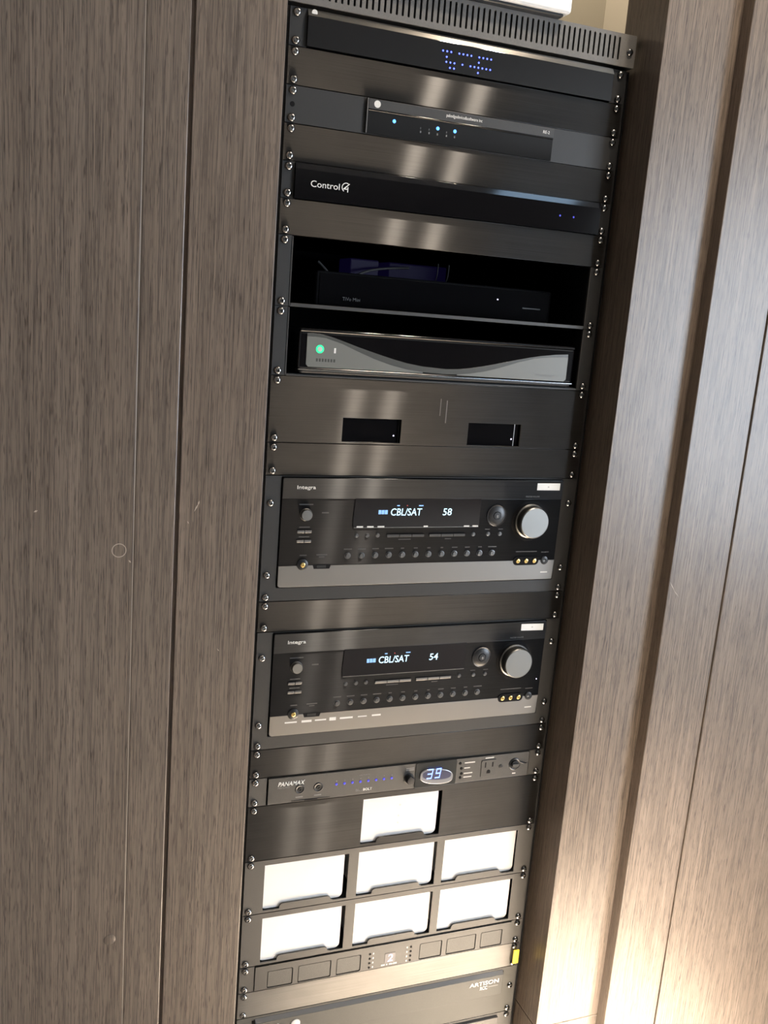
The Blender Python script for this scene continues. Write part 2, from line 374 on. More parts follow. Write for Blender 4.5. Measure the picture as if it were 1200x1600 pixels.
# ================================================================== u2: small router in a one-unit bracket
t = thing('network_router', 'small black router with three bright blue lights set in a wide bracket', 'router', u(3))
plate(t, 2, 1, GREYD, [rect(-136, 137, 88.9 + 1.2, 133.3 - 1.2)])
fr = box('front', -134.6, 135.6, 90.4, 132.0, -3, 3, GLOSS, t, 0.4)
shape('top_strip', [rect(-134.6, 135.6, 90.2, 103.2)], 2.5, 4.6, GREYM, t, 0.7)
box('body', -134, 135, 91.5, 131.5, -180, -3, DARK, t)
tube('edge_bead', [(-134, 103.8, 3.6), (0, 103.8, 3.6), (135, 103.8, 3.6)], 1.3, GLOSS, t)
box('edge_trim', -136.0, -134.8, 90.2, 132, -2, 4.2, BEZEL, t)
lathe('logo_dot', -122.9, 96.4, 4.5, [(4.4, 0), (4.4, 0.4), (0, 0.5)], PALE, t, 24)
big_led = lathe_mesh('led', [(2.3, 0), (1.9, 0.7), (0, 0.9)], 14, CYANLED)
for x, d in ((-97.9, 113.2), (-36.5, 113.6), (-11.8, 113.9)):
    put('led', big_led, P(x, d, 2.9), None, t)
for x in (-60.4, -48.4, -36.5, -23.4, -11.8):
    dashes('led_number', [(x - 0.8, x + 0.8, 119.6, 122.2)], 3, DIM, t)
    if x in (-60.4, -48.4, -23.4): dashes('led_mark', [(x - 0.9, x + 0.3, 115.4, 118)], 3, FAINT, t)
text('pakedgedevice&software inc', -26.5, 25.8, 94.0, 99.2, 4.6, PRINT, t, bold=0.05)
text('RE-2', 118.5, 128.5, 95, 98.8, 4.6, PRINT, t)
screws(t, 2, 1)
lathe('screw_hole', -232.55, u(2) + 22.2, -0.2, [(3.2, 0), (3.2, 0.35), (0, 0.35)], DARK, t, 14)

blank(3, 'plain brushed black panel between the small router and the glossy home controller')

# ================================================================== u4: glossy controller
t = thing('home_controller', 'glossy black one-unit controller with white lettering and two faint blue dots', 'controller', u(5))
for sx in (-1, 1): box('ear', sx * 224.8, sx * 241.3, u(4) + 0.4, u(5) - 0.4, -3, 0, MATTE, t, 0.3)
box('body', -216, 216, u(4) + 2, u(5) - 2, -260, -3, DARK, t)
box('front', -224.6, 224.6, u(4) + 8.0, u(5) - 0.4, -3, 4.5, GLOSS, t, 0.0)
bm = bmesh.new()   # upper edge leans back
vs = [bm.verts.new(P(*q)) for q in ((-224.6, u(4) + 1.0, -3), (224.6, u(4) + 1.0, -3), (224.6, u(4) + 1.0, 3.01), (-224.6, u(4) + 1.0, 3.01), (-224.6, u(4) + 8.0, 4.5), (224.6, u(4) + 8.0, 4.5), (224.6, u(4) + 8.0, -3), (-224.6, u(4) + 8.0, -3))]
for q in ((3, 2, 5, 4), (0, 1, 2, 3), (4, 5, 6, 7), (0, 3, 4, 7), (1, 6, 5, 2), (0, 7, 6, 1)): bm.faces.new([vs[k] for k in q])
finish('top_facet', bm, GLOSS, t)
tube('top_bead', [(-224.4, u(4) + 1.2, 2.2), (0, u(4) + 1.2, 2.2), (224.4, u(4) + 1.2, 2.2)], 0.8, GLOSS, t)
text('Control', -204.2, -165.8, 198.0, 205.8, 4.5, PRINT, t, bold=0.0)
def arc(cx, cd_, r, a0, a1, w, n=14):
    o_ = [(cx + (r + w / 2) * math.cos(math.radians(a0 + (a1 - a0) * k / n)), cd_ + (r + w / 2) * math.sin(math.radians(a0 + (a1 - a0) * k / n))) for k in range(n + 1)]
    i_ = [(cx + (r - w / 2) * math.cos(math.radians(a0 + (a1 - a0) * k / n)), cd_ + (r - w / 2) * math.sin(math.radians(a0 + (a1 - a0) * k / n))) for k in range(n, -1, -1)]
    return o_ + i_
g = shape('numeral_emblem', [arc(-157.2, 201.6, 5.4, 120, 300, 1.0)], 4.5, 4.7, PRINT, t)
shape('numeral_emblem', [[(-153.2, 196.6), (-152.2, 196.9), (-158.2, 202.9), (-155.0, 203.0), (-155.0, 204.2), (-161.2, 204.1), (-160.9, 203.2)]], 4.5, 4.7, PRINT, t)
shape('numeral_emblem', [[(-155.4, 201.0), (-154.2, 200.6), (-154.2, 207.4), (-155.4, 207.4)]], 4.5, 4.7, PRINT, t)
dled = lathe_mesh('led', [(1.5, 0), (1.2, 0.4), (0, 0.5)], 10, BLUEDIM)
for x in (159.3, 181.3): put('led', dled, P(x, 202.3, 4.4), None, t)
screws(t, 4, 1)

blank(5, 'plain brushed black panel right above the dark open shelf')

# ================================================================== shelves u6-8 and u8-10
def shelf(u0, label, lipd):
    t = thing('rack_shelf', label, 'shelf', u(u0 + 2), group='two-unit rack shelves')
    for sx in (-1, 1):
        box('ear', sx * 223, sx * 241.3, u(u0) + 0.4, u(u0 + 2) - 0.4, -3, 0, GREYD, t, 0.4)
        box('side_wall', sx * 221.4, sx * 223, u(u0) + 1, u(u0 + 2) - 1, -330, -3, DARK, t)
        box('side_flange', sx * 221.6, sx * 223, u(u0) + 1, u(u0 + 2) - 1, -3, 0.8, GREYM, t)
    box('tray', -221.4, 221.4, u(u0 + 2) - 3, u(u0 + 2) - 1.4, -330, -1, MATTE, t)
    box('back_wall', -221.4, 221.4, u(u0) + 1, u(u0 + 2) - 3, -332, -330, DARK, t)
    box('front_lip', -221.4, 221.4, lipd, u(u0 + 2) - 0.2, -1, 1.2, GREYM, t, 0.3)
    screws(t, u0, 2); return t
shelf(6, 'black two-unit rack shelf holding the small dark set-top box', 350.8)
shelf(8, 'black two-unit rack shelf holding the curved grey-fronted recorder', 442.2)
# small dark box in the upper shelf
t = thing('set_top_box', 'small dark set-top box with one white light in the upper shelf', 'set-top box', 350.5, 0, -60)
bm = bmesh.new(); wbox(bm, P(-175, 352.5, -45), P(190, 305, -200), 0.004, 3); finish('case', bm, DARK, t)
box('front_panel', -170, 185, 308, 350, -45.2, -44.0, GLOSS, t, 0.4)
text('TiVo Mini', *(lambda a, b: (a[0], b[0], a[1], b[1]))(at(-150.6, 338.2, -44), at(-126, 342.5, -44)), -44, DIM, t)
x, d = at(77.4, 323.8, -44); lathe('led', x, d, -44, [(0.95, 0), (0.8, 0.4), (0, 0.5)], WLED, t, 10)
dashes('printed_mark', [(142, 172, 331.2, 333.0)], -44, M('very_faint_print', (0.03, 0.03, 0.03), 0.5), t)
t = thing('cable_box', 'dim indigo box with folded cables far back in the upper shelf', 'box', 352.6, -20, -200)
bm = bmesh.new(); wbox(bm, P(-75, 352.6, -205), P(-28, 277, -260), 0.002, 2); finish('case', bm, VIOLET, t)
bm = bmesh.new(); wbox(bm, P(-8, 352.6, -215), P(92, 277, -265), 0.002, 2); finish('case', bm, VIOLET, t)
for q in (((-135, 288, -175), (-120, 300, -175), (-108, 318, -172), (-100, 345, -165)), ((-100, 345, -165), (-90, 318, -172), (-70, 300, -180), (-30, 288, -190), (20, 284, -200)),
          ((48, 276, -150), (48, 290, -150), (47, 300, -152), (46, 312, -160)), ((66, 276, -150), (66, 290, -150), (65, 300, -152), (63, 312, -160))):
    tube('cable', q, 2.0 if q[0][0] < 0 else 0.9, CABLE, t)
# curved recorder in the lower shelf
t = thing('video_recorder', 'curved black and grey digital video recorder with a glowing green ring', 'recorder', 442, 0, -80)
bm = bmesh.new(); wbox(bm, P(-204, 440.4, 2), P(210, 386, -250), 0.003, 2); finish('case', bm, SATIN, t)
bm = bmesh.new(); wbox(bm, P(-208, 434.6, 7), P(208.5, 384.6, -4), 0.0035, 4); finish('front_panel', bm, GLOSS, t)
up = [(-197.5, 387.4), (-190, 387.0), (-176, 388.4), (-160.5, 391.6), (-143, 396.6), (-126, 401.6), (-108, 406.4), (-91, 410.8), (-73, 415.2), (-55, 419.0), (-31, 422.2), (5, 424.0), (24, 423.0), (42, 420.6), (60, 417.4), (79, 413.3), (97, 409.2), (116, 404.8), (135, 400.8), (154.6, 397.3), (176, 394.4), (197.5, 392.7)]
lo = [(-197.5, 391.6), (-186, 391.6), (-171.5, 392.8), (-149, 398.8), (-126, 407.6), (-102, 416.0), (-78.5, 422.6), (-54.6, 427.4), (-30, 430.0), (0, 430.8), (22, 430.4), (42.7, 428.2), (67, 423.6), (92, 416.6), (117, 408.5), (142, 401.9), (170, 398.2), (197.5, 397.2)]
shape('dark_band', [up + lo[::-1]], 6.6, 7.4, DVRD, t, 0.15)
shape('grey_lens', [[q for q in lo if q[0] < -20] + [(-30, 431.2), (-194, 431.0), (-197.5, 428)]], 6.8, 7.8, DVRG, t, 0.2)
shape('grey_lens', [[q for q in lo if q[0] > 10] + [(197.5, 429), (194, 432.2), (22, 431.6)]], 6.8, 7.8, DVRG, t, 0.2)
box('top_edge', -207, 208, 382.0, 385.0, -3, 5.0, GLOSS, t, 0.6)
tube('top_bead', [(-206, 383.8, 5.2), (0, 383.8, 5.2), (207, 383.8, 5.2)], 2.4, GLOSS, t)
box('bottom_edge', -208, 208.5, 434.0, 435.6, -2, 8.2, CHROME, t, 0.5)
box('foot', -198, 204, 436, 441.8, -60, -1, DARK, t)
x, d = at(-177, 407.6, 8)
lathe('power_ring', x, d, 7.8, [(5.4, 0), (5.4, 0.6), (3.4, 0.6), (3.4, 0.0)], GREEN, t, 28, 'glowing green ring')
lathe('power_button', x, d, 7.8, [(3.3, 0), (3.1, 0.5), (0, 0.6)], GREYP, t, 20)
x, d = at(-156, 408.4, 8); box('indicator', x - 1.3, x + 1.3, d - 3.2, d + 3.6, 7.6, 8.1, PRINT, t, 0.2)
x, d = at(149.5, 426.4, 8)
text('Premiere', x, x + 36, d - 3.2, d + 0.8, 7.8, DIM, t)
dashes('printed_mark', [(-184 + 4 * k, -181.5 + 4 * k, 419.5, 423.5) for k in range(7)], 7.8, DVRD, t)

# ================================================================== u10-12: panel with two windows, two streamers behind
t = thing('window_panel', 'tall brushed black panel with two small rectangular windows', 'panel', u(12))
plate(t, 10, 2, BRUSH, [rect(-138, -52, 497.5, 530.2), rect(51.5, 137, 498.4, 530.8)])
screws(t, 10, 2)
dashes('scuff', [(4.5, 5.6, 466, 490), (14.0, 15.4, 468, 500)], 0.0, M('panel_scuff', (0.16, 0.155, 0.15), 0.6), t)
for x0, x1, lx, lab in ((-141, -46, -62.5, 'small black media streamer behind the left window of the panel'), (49, 146, 122.6, 'small black media streamer behind the right window of the panel')):
    s = thing('media_streamer', lab, 'streamer', 534, (x0 + x1) / 2, -60, group='media streamers behind the two-window panel')
    bm = bmesh.new(); wbox(bm, P(x0, 534, -5), P(x1, 496, -100), 0.003, 3); finish('case', bm, GLOSS, s)
    xx, dd = at(lx, 520.2, -4.5); lathe('led', xx, dd, -5.2, [(1.1, 0), (0.9, 0.5), (0, 0.6)], WLED, s, 10)
    xx, dd = at((-50 if x0 < 0 else 131.5) - 6, 514, -4.5); box('edge_strip', xx, xx + 1.0, 499, 531, -5.2, -4.4, BEZEL if x0 > 0 else SATIN, s)

blank(12, 'plain brushed black panel right above the upper receiver')

# ================================================================== receivers u13-17 and u18-22
JACK_G = lathe_mesh('jack', [(3.4, 0), (3.4, 1.0), (2.9, 1.2), (1.7, 1.2), (1.6, 0.2), (0, 0.2)], 20, GOLD)
RING_B = lathe_mesh('button', [(4.7, 0), (4.7, 0.5), (3.9, 0.6), (3.7, 0.15), (3.2, 0.15), (3.1, 1.5), (2.6, 1.9), (0, 1.9)], 20, BTN)
SMALL_B = lathe_mesh('button', [(3.2, 0), (3.2, 0.4), (2.5, 0.4), (2.4, 1.2), (2.0, 1.5), (0, 1.5)], 16, BTN)
def receiver(T, num, label, second):
    """T: depth of the receiver's top unit line; o = 2 mm front"""
    t = thing('av_receiver', label, 'receiver', T + 4 * U, group='identical audio video receivers')
    O = 2.0
    plate(t, T / U, 4, GREYD, [rr(-219, 219.5, T + 1.6, T + 158.6, 1.5, 2)], o0=-4, o1=-0.2, name='rack_frame')
    bm = bmesh.new(); wbox(bm, P(-217.4, T + 157.0, 0), P(218.2, T + 3.0, -330), 0.001, 1); finish('body', bm, DARK, t)
    # front: top band, main face, champagne strip (rounded lower corners, notch at the socket)
    shape('top_band', [rr(-217.4, 218.2, T + 3.0, T + 32.0, 2.5, 4, '1100')], 0, O + 0.9, BRUSH_T, t, 0.5)
    shape('main_face', [rect(-217.4, 218.2, T + 32.0, T + 126.6)], 0, O, BRUSH_R, t, 0.2)
    notch = [(-217.4, 126.6), (-168.2, 126.6), (-168.2, 127.0), (-166.6, 131.6), (-144.0, 131.6), (-142.4, 127.0), (-142.4, 126.6), (218.2, 126.6)]
    lowr = [(x, T + y) for x, y in notch] + [(x, d) for x, d in rr(-217.4, 218.2, T + 130, T + 157, 4, 4)[12:24]]
    shape('lower_strip', [lowr], 0, O + 0.5, STRIP, t, 0.4)
    box('usb_recess', -168.5, -142.2, T + 125.0, T + 131.8, 0.2, O + 0.25, DARK, t)
    box('usb_port', -162, -149, T + 126.4, T + 130.2, O, O + 0.5, SATIN, t)
    text('Integra', -197.4, -171.2, T + 13.2, T + 19.8, O + 0.9, PRINT, t, bold=0.12)
    # display window
    dw = shape('display_window', [[(-112.6, T + 31.0), (82.6, T + 31.0), (82.6, T + 72.6), (-113.4, T + 72.6), (-114.2, T + 62)]], O - 0.3, O + 1.0, LCD, t, 0.2)
    oo = O + 1.0
    text('CBL/SAT', -58.4, -10.6, T + 45.2, T + 55.6, oo, VFD, dw, bold=0.06, shear=0.08, name='display_text')
    text('58' if not second else '54', 22.4, 36.6, T + 45.2, T + 55.6, oo, VFD, dw, bold=0.06, shear=0.08, name='display_text')
    dashes('display_block', [(-77, -72.9, T + 47.6, T + 53.6), (-72.3, -68.2, T + 47.6, T + 53.6), (-67.6, -63.2, T + 47.6, T + 53.6)], oo, VFDB, dw)
    dashes('display_mark', [(-49.5, -45.5, T + 40.4, T + 42.0), (-16, -9, T + 40.4, T + 42.0)], oo, VFDB, dw)
    dashes('display_mark', [(-34.6, -33.2, T + 40.4, T + 41.8)], oo, REDDOT, dw)
    box('display_rule', -112, 82, T + 72.6, T + 73.4, O, O + 1.1, BEZEL, t)
    if not second: dashes('indicator_mark', [(-108.3, -98.6, T + 70.6, T + 72.8), (-92.6, -82.8, T + 70.6, T + 72.8), (-77, -66.6, T + 70.6, T + 72.8), (-6, 0.6, T + 70.6, T + 72.8), (58, 67, T + 70.8, T + 72.8), (72, 81, T + 70.8, T + 72.8)], oo + 0.2, PALE, t)
    # controls, left
    lathe('power_button', -182.6, T + 53.9, O, [(8.8, 0), (8.8, 1.0), (8.2, 1.4), (7.9, 5.0), (7.2, 6.0), (0, 6.2)], STEEL, t, 32, 'round silver power button')
    dashes('printed_mark', [(-193, -173, T + 39, T + 40.6), (-160, -150, T + 50.5, T + 52.5)], O, FAINT, t)
    for dd in (78.0, 91.6):
        for xx in (-193.6, -183.0): box('zone_button', xx, xx + 9.8, T + dd - 1.9, T + dd + 1.9, O - 0.2, O + 1.1, BEZEL, t, 0.4)
        dashes('printed_mark', [(-191, -176, T + dd - 7, T + dd - 5.6)], O, FAINT, t)
    jr = lathe('jack_ring', -183.4, T + 125.0, O, [(8.0, 0), (8.0, 1.2), (7.4, 1.5), (0, 1.5)], SATIN, t, 28)
    put('jack', JACK_G, P(-183.4, T + 125.0, O + 1.5), None, t)
    dashes('printed_mark', [(-188, -178, T + 111, T + 112.6), (-164, -148, T + 110.6, T + 112.2), (-160, -152, T + 113.8, T + 115.2)], O, FAINT, t)
    # rows of buttons
    for xx in (-106.8, -90.9, -75.3, 75.4, 99.7, 119.4): put('button', SMALL_B, P(xx, T + 84.5, O), None, t)
    for x0 in (-61.4, 4.2):
        for k in range(3): box('bar_button', x0 + k * 19.4, x0 + k * 19.4 + 18.6, T + 83.4, T + 87.2, O - 0.2, O + 1.2, BEZEL if second else GREYM, t, 0.4)
    dashes('printed_mark', [(-43, -24, T + 90.2, T + 91.4), (30, 40, T + 90.2, T + 91.4), (94, 102, T + 76.6, T + 77.8), (116, 124, T + 76.6, T + 77.8)], O, FAINT, t)
    for k in range(12):
        xx = -118.2 + k * 20.68; put('button', RING_B, P(xx, T + 113.6, O), None, t)
        hw = (6, 6, 5, 6.5, 2.5, 3, 2.5, 2, 4.5, 4, 3, 7)[k]; dashes('printed_mark', [(xx - hw, xx + hw, T + 103.2, T + 104.8)], O, FAINT, t)
    # controls, right
    lathe('navigation_pad', 110.6, T + 56.2, O, [(16.2, 0), (16.2, 0.8), (15.6, 1.2), (14.6, 0.8), (11, 2.2), (6.2, 2.4), (5.8, 1.6), (5.2, 3.0), (0, 3.2)], SATIN, t, 40)
    box('pad_mark', 109.6, 112.4, T + 55, T + 59, O + 3.0, O + 3.3, DIM, t, 0.1)
    lathe('dial_well', 168.0, T + 64.8, O, [(31, 0), (31, 0.3), (28, 0.5), (0, 0.5)], DARK, t, 48)
    lathe('volume_dial', 168.0, T + 64.8, O, [(26.2, 0), (26.2, 3.0), (25.6, 3.6), (24.4, 4.2), (24.0, 14.0), (23.6, 15.0), (22.4, 16.0), (0, 16.0)], STEEL, t, 64, 'large brushed silver volume dial')
    text('MASTER VOLUME', 156.5, 179.5, T + 26.4, T + 28.6, O + 0.9, DIM, t)
    shape('jack_surround', [rr(146.6, 190.4, T + 120.6, T + 133.8, 6.5, 6)], O - 0.2, O + 1.0, DARK, t, 0.2)
    for xx in (154.4, 168.4, 182.6): put('jack', JACK_G, P(xx, T + 127.0, O + 1.0), None, t)
    lathe('microphone_jack', 200.6, T + 127.0, O, [(6.4, 0), (6.4, 0.9), (5.6, 1.2), (2.6, 1.2), (2.2, 0.2), (0, 0.2)], SATIN, t, 24)
    dashes('printed_mark', [(150, 186, T + 112, T + 113.2), (194, 207, T + 113.4, T + 114.6)], O, FAINT, t)
    dashes('printed_mark', [(196, 208, T + 144.6, T + 146.6)], O + 0.5, GREYP, t)
    if second:
        dashes('emblem_mark', [(-195, -177, T + 136.6, T + 138.8), (-170, -155, T + 136.0, T + 139.4), (-150, -133, T + 136.4, T + 138.6), (-128, -118, T + 135.0, T + 140.0), (-112, -92, T + 136.2, T + 139.0), (-84, -70, T + 136.6, T + 138.4), (-62, -48, T + 136.0, T + 138.6)], O + 0.5, PALE, t)
        lathe('led', 212.0, T + 99, O, [(0.9, 0), (0.7, 0.4), (0, 0.5)], WLED, t, 10)
    # white label tape
    y0 = 7.0 if not second else 6.0
    shape('label_sticker', [[(173.6, T + y0), (212.6, T + y0 + (1.0 if second else 0)), (212.6, T + y0 + 10.6 + (1.0 if second else 0)), (173.6, T + y0 + 10.6)]], O + 0.8, O + 1.3, PAPER, t)
    dashes('label_dot', [(191.5, 194, T + y0 + 4.6, T + y0 + 6.6)], O + 1.3, GREYP, t)
    screws(t, T / U, 4, left=[38.1, 3 * U + 6.35, 3 * U + 38.1], right=[38.1, 3 * U + 6.35, 3 * U + 38.1], o=-0.1)
    return t
receiver(13 * U, 58, 'upper black audio receiver whose display ends in 58', False)
blank(17, 'plain brushed black panel sandwiched between the two big receivers')
receiver(18 * U, 54, 'lower black audio receiver whose display ends in 54', True)
blank(22, 'plain brushed black panel between the lower receiver and the power conditioner')

# ================================================================== u23: power conditioner
t = thing('power_conditioner', 'thin charcoal power conditioner with eight blue dots, glowing digits and an outlet', 'power conditioner', u(24))
T = u(23)
plate(t, 23, 1, GREYM, [rect(-215.2, 217.6, T + 0.8, T + 43.6)], name='rack_ears')
box('front', -213.6, 216, T + 1.6, T + 42.8, -3, 2, GREYM, t, 0.5); O = 2.0
box('body', -213, 213, T + 2.4, T + 42.4, -250, -3, DARK, t)
text('PANAMAX', -199.2, -158.6, T + 8.6, T + 15.4, O, PRINT, t, bold=0.14, shear=0.25)
text('M4315-PRO', -199.4, -182, T + 16.4, T + 19.2, O, DIM, t)
for xx, lab in ((-165.6, 'm'), (-137.3, 'p')):
    lathe('jack', xx, T + 23.2, O, [(7.0, 0), (7.0, 0.8), (6.4, 1.0), (5.2, 0.6), (4.2, 0.4), (3.2, 0.4), (3.0, 1.6), (1.6, 1.6), (1.4, 0.6), (0, 0.6)], SATIN, t, 28)
    dashes('printed_mark', [(xx - 6, xx + 5, T + 34.6, T + 36.2)], O, DIM, t)
box('pull_slot', -178, -118, T + 40.0, T + 42.6, O - 0.2, O + 0.4, SATIN, t, 0.2); box('pull_slot', -158, -138, T + 40.4, T + 42.2, O + 0.2, O + 0.6, DARK, t, 0.1)
pled = lathe_mesh('led', [(2.1, 0), (2.1, 0.3), (1.7, 0.8), (0, 1.0)], 12, BLUEDIM)
for k in range(8):
    xx = -109.4 + k * 12.62; put('led', pled, P(xx, T + 21.6, O), None, t)
    text(str(k + 1), xx - 0.8, xx + 0.8, T + 15.2, T + 17.8, O, DIM, t, name='numeral')
text('OUTLETS', -74, -57, T + 10.0, T + 11.8, O, DIM, t)
text('Blue', -78, -66.8, T + 33.0, T + 37.0, O, DIM, t, bold=0.03); text('BOLT', -66.2, -52.2, T + 33.0, T + 37.0, O, PRINT, t, bold=0.12)
dashes('printed_mark', [(2, 15, T + 8, T + 9.4), (2, 15, T + 10.6, T + 12.4)], O, DIM, t)
lathe('dimmer_knob', 7.7, T + 25.8, O, [(8.6, 0), (8.6, 0.6), (6.8, 0.8), (6.4, 8.0), (5.6, 9.0), (0, 9.2)], SATIN, t, 28)
dm = shape('meter_window', [rr(17.6, 87.0, T + 1.8, T + 42.6, 2.0, 3)], O - 0.4, O + 1.2, M('smoked_bezel', (0.06, 0.06, 0.058), 0.15, 0.5), t, 0.3)
oval = [(24.6 + 56.4 * (0.5 - 0.5 * math.cos(a)), T + 25.6 - 3.2 * math.cos(math.pi - a) * -1 + (-1 if math.sin(a) > 0 else 1) * 13.0 * abs(math.sin(a)) ** 0.7) for a in (2 * math.pi * k / 40 for k in range(40))]
shape('meter_lens', [oval], O + 0.8, O + 3.6, CLEAR, t, 0.9)
oval2 = [(53 + (x - 53) * 0.86, T + 22.6 + (y - T - 25.6) * 0.62) for x, y in oval]
shape('meter_screen', [oval2], O + 3.5, O + 3.8, M('meter_screen_tint', (0.06, 0.06, 0.10), 0.2), t)
SEG = {'a': (0, 1, 0, 0.12), 'b': (0.84, 1, 0, 0.5), 'c': (0.84, 1, 0.5, 1), 'd': (0, 1, 0.88, 1), 'e': (0, 0.16, 0.5, 1), 'f': (0, 0.16, 0, 0.5), 'g': (0, 1, 0.44, 0.56)}
def digit(s, x0, d0, w, h, o, par):
    for ch in s:
        a, b, c_, e_ = SEG[ch]
        sk = lambda dd: -(dd - 0.5) * h * 0.14
        shape('digit_segment', [[(x0 + a * w + sk(c_), d0 + c_ * h), (x0 + b * w + sk(c_), d0 + c_ * h), (x0 + b * w + sk(e_), d0 + e_ * h), (x0 + a * w + sk(e_), d0 + e_ * h)]], o, o + 0.2, DIGIT, par)
digit('abgcd', 36.8, T + 11.5, 8.4, 16.5, O + 3.8, dm); digit('abcfgd', 50.4, T + 11.5, 8.4, 16.5, O + 3.8, dm)
for k, dd in enumerate((9.6, 18.4, 27.4, 33.8)):
    lathe('status_led', (93.2, 96, 97, 95.4)[k], T + dd, O, [(2.4, 0), (2.4, 0.4), (1.8, 0.7), (0, 0.7)], DARK, t, 14)
    dashes('printed_mark', [(101, (119, 111, 116, 115)[k], T + dd - 0.9, T + dd + 0.9)], O, GREYP, t)
o_ = shape('outlet', [rr(130.6, 157, T + 8.6, T + 36.6, 2, 3)], O - 0.2, O + 1.0, GREYM, t, 0.3)
for xx, ww, hh in ((137.7, 2.0, 9.0), (150.3, 2.4, 8.0)): box('outlet_slot', xx - ww / 2, xx + ww / 2, T + 16.6 - hh / 2, T + 16.6 + hh / 2, O + 0.6, O + 1.1, DARK, o_)
shape('outlet_ground', [[(140.6, T + 31.4), (140.6, T + 28.6)] + [(143.9 + 3.3 * math.cos(math.radians(a)), T + 28.6 + 3.6 * math.sin(math.radians(a))) for a in range(190, 351, 20)] + [(147.2, T + 28.6), (147.2, T + 31.4)]], O + 0.6, O + 1.1, DARK, o_)
dashes('printed_mark', [(137, 152, T + 4.4, T + 6.2)], O, GREYP, t)
lathe('cover_screw', 165.8, T + 22.6, O, [(3.6, 0), (3.6, 0.5), (2.6, 0.7), (0, 0.5)], SATIN, t, 16)
lathe('lamp_socket', 190.6, T + 21.2, O, [(10.2, 0), (10.2, 0.8), (9.2, 1.2), (7.6, 0.6), (7.0, 0.6), (6.6, 2.6), (0, 2.8)], SATIN, t, 32)
box('socket_bar', 185, 196.4, T + 18.6, T + 23.4, O + 2.6, O + 4.6, GREYM, t, 0.9)
tube('socket_lead', [(199, T + 18, O), (205, T + 20, O + 1), (210, T + 22, O), (214, T + 20, O - 1)], 1.4, SATIN, t)
dashes('printed_mark', [(188, 194, T + 36.0, T + 37.8)], O, GREYP, t)
screws(t, 23, 1)

# ================================================================== u24-30: panels with openings, white boxes inside
def opening(x0, T):
    a, b = x0 + 25.5, x0 + 106.5
    r = 6.0
    tab = [(b + 4, T + 84.4), (b + 1.5, T + 82.4)] + [(b - r + r * math.cos(math.radians(q)), T + 76.6 + r + r * math.sin(math.radians(q))) for q in range(0, -91, -18)] + \
          [(a + r + r * math.cos(math.radians(q)), T + 76.6 + r + r * math.sin(math.radians(q))) for q in range(-90, -181, -18)] + [(a - 0.3, T + 84.4)]
    return [(x0, T + 9.2), (x0 + 131.6, T + 9.2), (x0 + 131.6, T + 84.4)] + tab + [(x0, T + 84.4)]
def openpanel(u0, xs, label):
    t = thing('open_panel', label, 'panel', u(u0 + 2), group='panels with cut-outs for white boxes')
    plate(t, u0, 2, BRUSH if u0 == 24 else GREYM, [opening(x, u(u0)) for x in xs], o0=-2.2)
    box('shelf_tray', -224, 224, u(u0 + 2) - 3.0, u(u0 + 2) - 1.6, -150, -2.4, MATTE, t)
    screws(t, u0, 2); return t
def whitebox(x0, x1, T, label, mark=False):
    t = thing('media_player_box', label, 'media player', T + 85.8, (x0 + x1) / 2, -70, group='white media player boxes')
    c_ = shape('case', [rr(x0, x1, T + 6.0, T + 84.8, 8.5, 5)], -130, -4.0, WHITE, t, 1.2)
    box('base_foot', x0 + 14, x1 - 14, T + 84.6, T + 85.8, -120, -12, GREYP, t, 0.3)
    if mark:
        m_ = M('faint_grey_plastic', (0.74, 0.73, 0.71), 0.4)
        xc = (x0 + x1) / 2
        for dd in (28, 46, 58): lathe('front_button', xc - 0.5 + (1.5 if dd == 28 else 0), T + dd, -4.2, [(1.6, 0), (1.6, 0.5), (0, 0.6)], m_, t, 12)
openpanel(24, (-63,), 'charcoal panel with a single centred cut-out for one white box')
openpanel(26, (-211, -63.2, 81.6), 'upper of the two charcoal panels with three cut-outs each')
openpanel(28, (-210.2, -62.6, 82.4), 'lower of the two charcoal panels with three cut-outs each')
whitebox(-66, 64.2, u(24), 'white media box alone in the single-opening panel', True)
whitebox(-214, -84.6, u(26), 'left white media box in the upper row of three')
whitebox(-66, 65.6, u(26), 'middle white media box in the upper row of three')
whitebox(79, 213.0, u(26), 'right white media box in the upper row of three')
whitebox(-213, -82.8, u(28), 'left white media box in the lower row of three')
whitebox(-66, 67.6, u(28), 'middle white media box in the lower row of three')
whitebox(79, 212.4, u(28), 'right white media box in the lower row of three')

# ================================================================== u30: fan unit
T = u(30)
t = thing('cooling_fan_unit', 'slim grey cooling unit with six grilles and a tiny lit numeral', 'fan unit', u(31))
wins = [(-198, -157.8), (-149.4, -96), (-87, -46.6), (54.4, 94), (102.6, 156), (164.8, 205)]
plate(t, 30, 1, GREYM, [rect(-218, 221.6, T + 0.9, T + 43.5)], name='rack_ears')
shape('front', [rect(-217.2, 220.8, T + 1.6, T + 42.8)] + [rr(a, b, T + 12.2, T + 41.4, 2.2, 3) for a, b in wins], -3, 1.6, GREYM, t, 0.2)
for a, b in wins: shape('grille', [rr(a + 1.3, b - 1.3, T + 13.5, T + 40.1, 1.8, 3)], -3, 0.9, GRILLE, t)
box('body', -217, 220, T + 2.4, T + 42.4, -160, -3, DARK, t)
hole = lathe_mesh('status_led', [(1.9, 0), (1.9, 0.35), (1.5, 0.2), (0, 0.2)], 12, DARK)
for k in range(4):
    dd = T + 14.4 + k * 8.1
    put('status_led', hole, P(-31.7, dd, 1.6), None, t); put('status_led', hole, P(38.8, dd, 1.6), None, t)
    dashes('numeral_mark', [(-26.8, -24.6, dd - 1.6, dd + 1.4), (31.2, 33.6, dd - 1.6, dd + 1.4)], 1.6, PALE, t)
